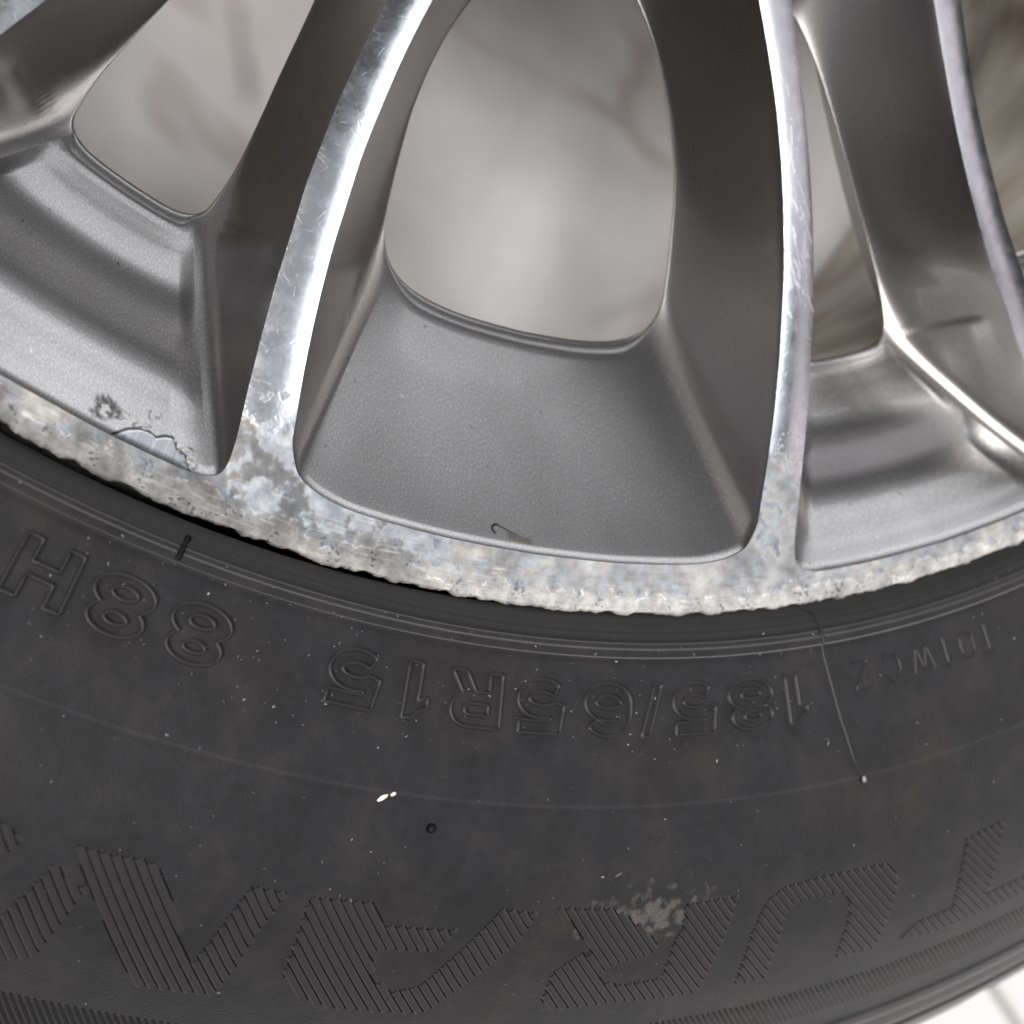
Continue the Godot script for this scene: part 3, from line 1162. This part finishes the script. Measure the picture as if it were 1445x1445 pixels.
# glyphs are drawn in mm with the foot towards the rim: x to the reader's right, y up
func place_glyph(contours: Array, deg: float, foot: float, wide: float, high: float, label: String, called := "raised_character"):
	var acc := Acc.new()
	for c in contours:
		var path := PackedVector2Array()
		for p in c:
			var r: float = foot + p.y
			path.append(Vector2(deg - rad_to_deg(p.x / (foot + 4.0)), r))
		ridge(acc, path, true, wide, high)
	var o := add_mesh(called, acc.mesh(), M.rubber, tyre)
	return o

func ellipse(cx: float, cy: float, rx: float, ry: float, n := 28) -> PackedVector2Array:
	var p := PackedVector2Array()
	for k in n:
		var a := TAU * k / n
		p.append(Vector2(cx + rx * cos(a), cy + ry * sin(a)))
	return p

func arc_pts(cx: float, cy: float, rx: float, ry: float, a0: float, a1: float, n := 20) -> PackedVector2Array:
	var p := PackedVector2Array()
	for k in n + 1:
		var a := deg_to_rad(lerpf(a0, a1, float(k) / n))
		p.append(Vector2(cx + rx * cos(a), cy + ry * sin(a)))
	return p

func glyph(ch: String) -> Array:
	match ch:
		"1":
			return [PackedVector2Array([Vector2(0.9, 0), Vector2(0.9, 7.8), Vector2(-0.5, 7.8), Vector2(-1.0, 6.9), Vector2(-2.6, 6.2), Vector2(-2.6, 4.7), Vector2(-1.2, 5.2), Vector2(-1.2, 0)])]
		"8":
			var outer := Geometry2D.merge_polygons(ellipse(0, 2.35, 4.1, 2.35), ellipse(0, 5.7, 3.7, 2.15))
			return [outer[0], ellipse(0, 2.3, 1.75, 0.85, 20), ellipse(0, 5.65, 1.5, 0.75, 20)]
		"5":
			var line := PackedVector2Array([Vector2(3.6, 6.85), Vector2(-2.3, 6.85), Vector2(-2.7, 4.3)])
			line.append_array(arc_pts(-0.1, 2.8, 3.1, 1.9, 132.0, -136.0, 22))
			return Geometry2D.offset_polyline(line, 0.93, Geometry2D.JOIN_MITER, Geometry2D.END_BUTT)
		"6":
			var line := arc_pts(0.1, 4.0, 3.1, 2.95, 38.0, 180.0, 18)
			line.append_array(arc_pts(0.0, 2.78, 3.05, 1.88, 172.0, -188.0, 30))
			var o := Geometry2D.offset_polyline(line, 0.92, Geometry2D.JOIN_ROUND, Geometry2D.END_BUTT)
			return o
		"R":
			var ring := PackedVector2Array([Vector2(-3.9, 0), Vector2(-1.9, 0), Vector2(-1.9, 2.75), Vector2(0.2, 2.75), Vector2(1.9, 0), Vector2(4.2, 0), Vector2(2.2, 3.15)])
			ring.append_array(arc_pts(1.2, 5.35, 2.7, 2.45, -50.0, 90.0, 14))
			ring.append(Vector2(-3.9, 7.8))
			var hole := PackedVector2Array([Vector2(-1.9, 4.5), Vector2(-1.9, 6.1)])
			hole.append_array(arc_pts(0.9, 5.3, 0.9, 0.8, 90.0, -90.0, 10))
			return [ring, hole]
		"H":
			return [PackedVector2Array([Vector2(-3.9, 0), Vector2(-1.8, 0), Vector2(-1.8, 3.0), Vector2(1.8, 3.0), Vector2(1.8, 0), Vector2(3.9, 0), Vector2(3.9, 7.8), Vector2(1.8, 7.8), Vector2(1.8, 4.8), Vector2(-1.8, 4.8), Vector2(-1.8, 7.8), Vector2(-3.9, 7.8)])]
		"/":
			return [PackedVector2Array([Vector2(-1.9, 0), Vector2(-0.6, 0), Vector2(1.9, 7.8), Vector2(0.6, 7.8)])]
	return []

func make_lettering():
	# size marking: 185/65R15 88H
	var line := [["1", 12.5], ["8", 10.47], ["5", 7.79], ["/", 5.78], ["6", 3.82], ["5", 0.92], ["R", -1.8], ["1", -4.42], ["5", -6.65], ["8", -12.5], ["8", -15.27], ["H", -17.95]]
	for e in line:
		place_glyph(glyph(e[0]), e[1], 217.95, 0.68, 0.8, "")
	# small code, single strokes: T01WCZ
	var small := {
		"T": [[-1.6, 4.6, 1.6, 4.6], [0.0, 4.6, 0.0, 0.0]],
		"0": [[-1.5, 2.3, -1.2, 4.0, 0.0, 4.6, 1.2, 4.0, 1.5, 2.3, 1.2, 0.6, 0.0, 0.0, -1.2, 0.6, -1.5, 2.3]],
		"1": [[-0.9, 3.6, 0.2, 4.6, 0.2, 0.0]],
		"W": [[-2.2, 4.6, -1.1, 0.0, 0.0, 4.2, 1.1, 0.0, 2.2, 4.6]],
		"C": [[1.5, 3.7, 0.6, 4.6, -0.7, 4.4, -1.6, 2.9, -1.6, 1.6, -0.7, 0.2, 0.6, 0.0, 1.5, 0.9]],
		"Z": [[-1.6, 4.6, 1.6, 4.6, -1.6, 0.0, 1.6, 0.0]],
	}
	for e in [["T", 23.3], ["0", 22.15], ["1", 20.95], ["W", 19.6], ["C", 17.9], ["Z", 16.25]]:
		var acc := Acc.new()
		for s in small[e[0]]:
			var path := PackedVector2Array()
			for k in range(0, s.size(), 2):
				path.append(Vector2(e[1] - rad_to_deg(s[k] / 220.0), 217.6 + s[k + 1]))
			ridge(acc, path, false, 0.7, 0.42)
		add_mesh("small_raised_character", acc.mesh(), M.rubber, tyre)
	# big hatched letters: TURANZA, as far as they come into the picture
	var letters := {
		"T": [[22.2, 251.9, 20.22, 252.7, 19.98, 259.8, 19.9, 266.6, 18.26, 266.9, 17.42, 269.7, 19.37, 271.0, 21.48, 271.0, 23.72, 271.0, 25.2, 270.0, 24.8, 266.5, 21.7, 266.7, 21.84, 260.0]],
		"U": [[10.75, 255.7, 10.47, 259.8, 10.31, 269.3, 11.54, 269.8, 11.68, 263.8, 11.82, 257.0, 12.18, 255.5, 13.56, 255.0, 14.47, 255.9, 14.8, 259.3, 14.56, 269.1, 16.44, 269.6, 16.88, 258.5, 16.87, 255.5, 16.49, 252.4, 15.38, 251.8, 13.22, 251.5, 11.65, 251.9, 11.02, 253.5]],
		"R": [[7.46, 252.2, 9.61, 252.1, 9.34, 258.5, 8.78, 269.7, 7.28, 269.5, 7.07, 268.2, 7.14, 264.7, 7.25, 258.9, 7.51, 256.7], [2.74, 267.6, 3.13, 269.1, 3.73, 269.6, 5.51, 269.2, 7.28, 269.5, 7.16, 265.4, 5.63, 265.9, 4.82, 264.8, 4.75, 263.5, 4.83, 262.6, 4.2, 260.0, 3.74, 259.1, 2.83, 262.4], [2.32, 251.4, 4.52, 251.9, 5.35, 253.7, 6.67, 258.6, 6.52, 260.4, 5.17, 261.7, 4.83, 262.6, 4.27, 260.3, 3.82, 257.5]],
		"A": [[-6.28, 252.1, -4.16, 251.8, -3.6, 255.1, -3.36, 258.9, -3.65, 259.6, -3.37, 263.7, -2.57, 266.0, -1.34, 269.6, -4.3, 269.4, -5.6, 267.6, -6.2, 264.5], [-2.57, 266.0, -1.74, 264.6, -0.92, 259.5, 0.01, 253.7, 0.33, 251.6, 1.7, 252.2, 1.34, 256.0, 0.21, 262.3, -1.06, 268.8, -1.34, 269.6], [-3.6, 255.1, -1.05, 255.1, -1.58, 258.7, -3.36, 258.9]],
		"N": [[-13.93, 254.9, -12.83, 257.7, -13.28, 268.7, -14.1, 270.1, -15.1, 270.0, -14.64, 264.1], [-13.54, 251.8, -12.43, 251.8, -11.57, 251.3, -10.79, 252.7, -10.27, 256.6, -9.37, 262.7, -8.1, 269.2, -10.23, 269.7, -11.47, 264.6, -12.27, 258.8, -12.83, 257.7], [-8.96, 263.8, -8.2, 252.0, -7.03, 252.0, -7.53, 259.0, -7.73, 264.8, -8.04, 269.4, -8.98, 265.4]],
		"Z": [[-21.0, 252.0, -15.9, 251.5, -15.0, 252.8, -15.26, 255.6, -20.0, 256.2, -21.0, 256.0], [-15.6, 255.5, -16.6, 255.5, -21.5, 265.5, -20.0, 266.0], [-21.5, 265.5, -16.3, 265.8, -16.3, 269.8, -22.3, 269.8]],
	}
	for key in letters:
		var acc := Acc.new()
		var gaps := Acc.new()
		for flat in letters[key]:
			hatch(acc, flat, 0.0, 1.15, 0.75)
			hatch(gaps, flat, 0.83, 0.42, 0.09)  # low black strips: groove shade between the ribs, put in as colour
		add_mesh("letter_groove_shade", gaps.mesh(), M.black, tyre)
		var o := add_mesh("hatched_letter", acc.mesh(), M.hatch, tyre)
		if key == "R":
			o.set_meta("label", "hatched letter with a dry pale scuff")
	# ribbed band near the shoulder
	var band := Acc.new()
	var d := -24.0
	while d < 38.0:
		var path := PackedVector2Array([Vector2(d, 275.0), Vector2(d + 0.55, 278.6), Vector2(d + 1.1, 282.2)])
		ridge(band, path, false, 0.56, 0.7)
		d += 0.2255
	var bo := add_mesh("ribbed_band", band.mesh(), M.rubber, tyre)
	bo.set_meta("kind", "stuff")
	# mould seam, vent stub and shaded notch
	var seam := Acc.new()
	ridge(seam, PackedVector2Array([Vector2(14.77, 209.0), Vector2(14.55, 211.9), Vector2(14.46, 215.9), Vector2(14.75, 225.8), Vector2(15.06, 233.0), Vector2(15.33, 236.0)]), false, 0.7, 0.34)
	add_mesh("mould_seam", seam.mesh(), M.rubber, tyre)
	var mark := Acc.new()
	ridge(mark, PackedVector2Array([Vector2(-13.95, 210.2), Vector2(-14.02, 211.5), Vector2(-14.1, 213.6)]), false, 0.9, 0.5)
	add_mesh("mould_notch_shade", mark.mesh(), M.black, tyre)  # black bar stands for the shadow in a gap of the rings
	stub(-2.81, 240.4, 0.62, 0.9)
	stub(15.37, 236.4, 0.5, 0.4)
	for e in [[-20.0, 246.0], [31.0, 240.4]]:
		stub(e[0], e[1], 0.6, 0.8)

func stub(deg: float, r: float, rad: float, high: float):
	var g := []
	var up := tyre_normal(deg, r)
	var at := on_tyre(deg, r)
	var x := up.cross(Vector3(0, 0, 1)).normalized()
	var z := x.cross(up)
	for e in [[1.35, -0.1], [1.05, 0.12], [0.95, 0.6], [0.85, 0.9], [0.6, 1.0], [0.02, 1.02]]:
		var row := PackedVector3Array()
		for k in 14:
			var a := TAU * k / 14
			row.append(at + (x * cos(a) + z * sin(a)) * (rad * e[0]) + up * (high * e[1]))
		g.append(row)
	var nn := grid_normals(g, 1.0)
	if nn[4][0].dot(up) < 0.0:
		nn = grid_normals(g, -1.0)
	var acc := Acc.new()
	patch(acc, g, nn, 0, g.size() - 1, 0, 14, func(_q): return Vector2.ZERO)
	var o := add_mesh("vent_stub", acc.mesh(), M.black, tyre)

# slanted ribs clipped to a letter's outline
func hatch(acc: Acc, flat: Array, shift: float, wide: float, high: float):
	var poly := PackedVector2Array()
	for k in range(0, flat.size(), 2):
		poly.append(Vector2(flat[k] * 4.55, flat[k + 1]))     # arc length at r = 260.7
	var lean := 0.86
	var lo := 1e9
	var hi := -1e9
	for p in poly:
		var s := p.x - (p.y - 250.0) * lean
		lo = minf(lo, s)
		hi = maxf(hi, s)
	var s := floorf(lo / 1.66) * 1.66 + shift
	while s <= hi:
		var a := Vector2(s - 2.0 * lean, 248.0)
		var b := Vector2(s + 24.0 * lean, 274.0)
		for cut in Geometry2D.intersect_polyline_with_polygon(PackedVector2Array([a, b]), poly):
			var path := PackedVector2Array()
			for p in cut:
				path.append(Vector2(p.x / 4.55, p.y))
			if path.size() >= 2 and path[0].distance_to(path[path.size() - 1]) > 0.12:
				ridge(acc, path, false, wide, high, 0.27)
		s += 1.66

# ---------------------------------------------------------------- dust and chips
func make_debris():
	var rng := RandomNumberGenerator.new()
	rng.seed = 4242
	var st := SurfaceTool.new()
	st.begin(Mesh.PRIMITIVE_TRIANGLES)
	for k in 760:
		var deg := rng.randf_range(-26.0, 33.0)
		var r := rng.randf_range(209.0, 299.0)
		# more of it round the size marking and the big letters
		if k % 3 == 0:
			r = rng.randf_range(212.0, 230.0)
			deg = rng.randf_range(-18.0, 14.0)
		elif k % 7 == 0:
			r = rng.randf_range(250.0, 270.0)
		var at := on_tyre(deg, r, 0.03)
		var up := tyre_normal(deg, r)
		var a := rng.randf() * TAU
		var x := up.cross(Vector3(sin(a), 0.0, cos(a))).normalized()
		var z := x.cross(up)
		var size := 0.05 + 0.11 * pow(rng.randf(), 3.0)
		var long := rng.randf_range(1.0, 2.6)
		if k % 37 == 0:
			size *= 1.6
			long = rng.randf_range(2.5, 5.0)
		var v := 0.05 + 0.22 * pow(rng.randf(), 2.0)
		st.set_color(Color(v, v * 0.98, v * 0.95))
		fleck(st, at, up, x * size * long, z * size, size * 0.5)
	st.set_color(Color(0.26, 0.25, 0.25))
	fleck(st, on_tyre(15.37, 236.6, 0.4), tyre_normal(15.37, 236.6), Vector3(0.25, 0, 0.6), Vector3(-0.35, 0, 0.15), 0.3)
	var am := st.commit()
	var o := add_mesh("dust", am, M.dust, self)
	o.rotation.y = TURN
	o.set_meta("kind", "stuff")
	o.set_meta("label", "pale dust specks and fibres scattered over the black tyre side wall")
	o.set_meta("category", "dust")
	var rows := [["long white chip lying on the tyre below the first five of the size marking", 237.0, -4.73, 1.25, 0.42, 0.6], ["short white chip at the upper right end of the longer white chip", 236.3, -4.40, 0.6, 0.34, 0.5]]
	for e in rows:
		var s2 := SurfaceTool.new()
		s2.begin(Mesh.PRIMITIVE_TRIANGLES)
		var up := tyre_normal(e[2], e[1])
		var x := Vector3(cos(e[5]), 0.0, -sin(e[5]))
		x = (x - up * x.dot(up)).normalized()
		var z := x.cross(up)
		fleck(s2, on_tyre(e[2], e[1], 0.05), up, x * e[3] * 0.82, z * e[4] * 0.82, 0.25)
		var c := add_mesh("white_chip", s2.commit(), M.chip, self)
		c.rotation.y = TURN
		c.set_meta("label", e[0])
		c.set_meta("category", "chip")
		c.set_meta("group", "white chips on the tyre")

# a small rounded grain: half an ellipsoid with axes x and z and a height
func fleck(st: SurfaceTool, at: Vector3, up: Vector3, x: Vector3, z: Vector3, high: float):
	var n := 7
	var ring := []
	for k in n:
		var a := TAU * k / n
		ring.append((at + x * cos(a) + z * sin(a) + Vector3(0, LIFT, 0)) * 0.001)
	var inner := []
	for k in n:
		var a := TAU * k / n
		inner.append((at + (x * cos(a) + z * sin(a)) * 0.6 + up * high * 0.8 + Vector3(0, LIFT, 0)) * 0.001)
	var top := (at + up * high + Vector3(0, LIFT, 0)) * 0.001
	for k in n:
		var q := (k + 1) % n
		var s0: Vector3 = ((ring[k] - ring[(k + 3) % n]).normalized() + up * 0.4).normalized()
		var s1: Vector3 = ((ring[q] - ring[(q + 3) % n]).normalized() + up * 0.4).normalized()
		var t0 := (s0 + up * 2.0).normalized()
		var t1 := (s1 + up * 2.0).normalized()
		for e in [[ring[k], s0], [ring[q], s1], [inner[q], t1], [ring[k], s0], [inner[q], t1], [inner[k], t0], [inner[k], t0], [inner[q], t1], [top, up]]:
			st.set_normal(e[1])
			st.add_vertex(e[0])
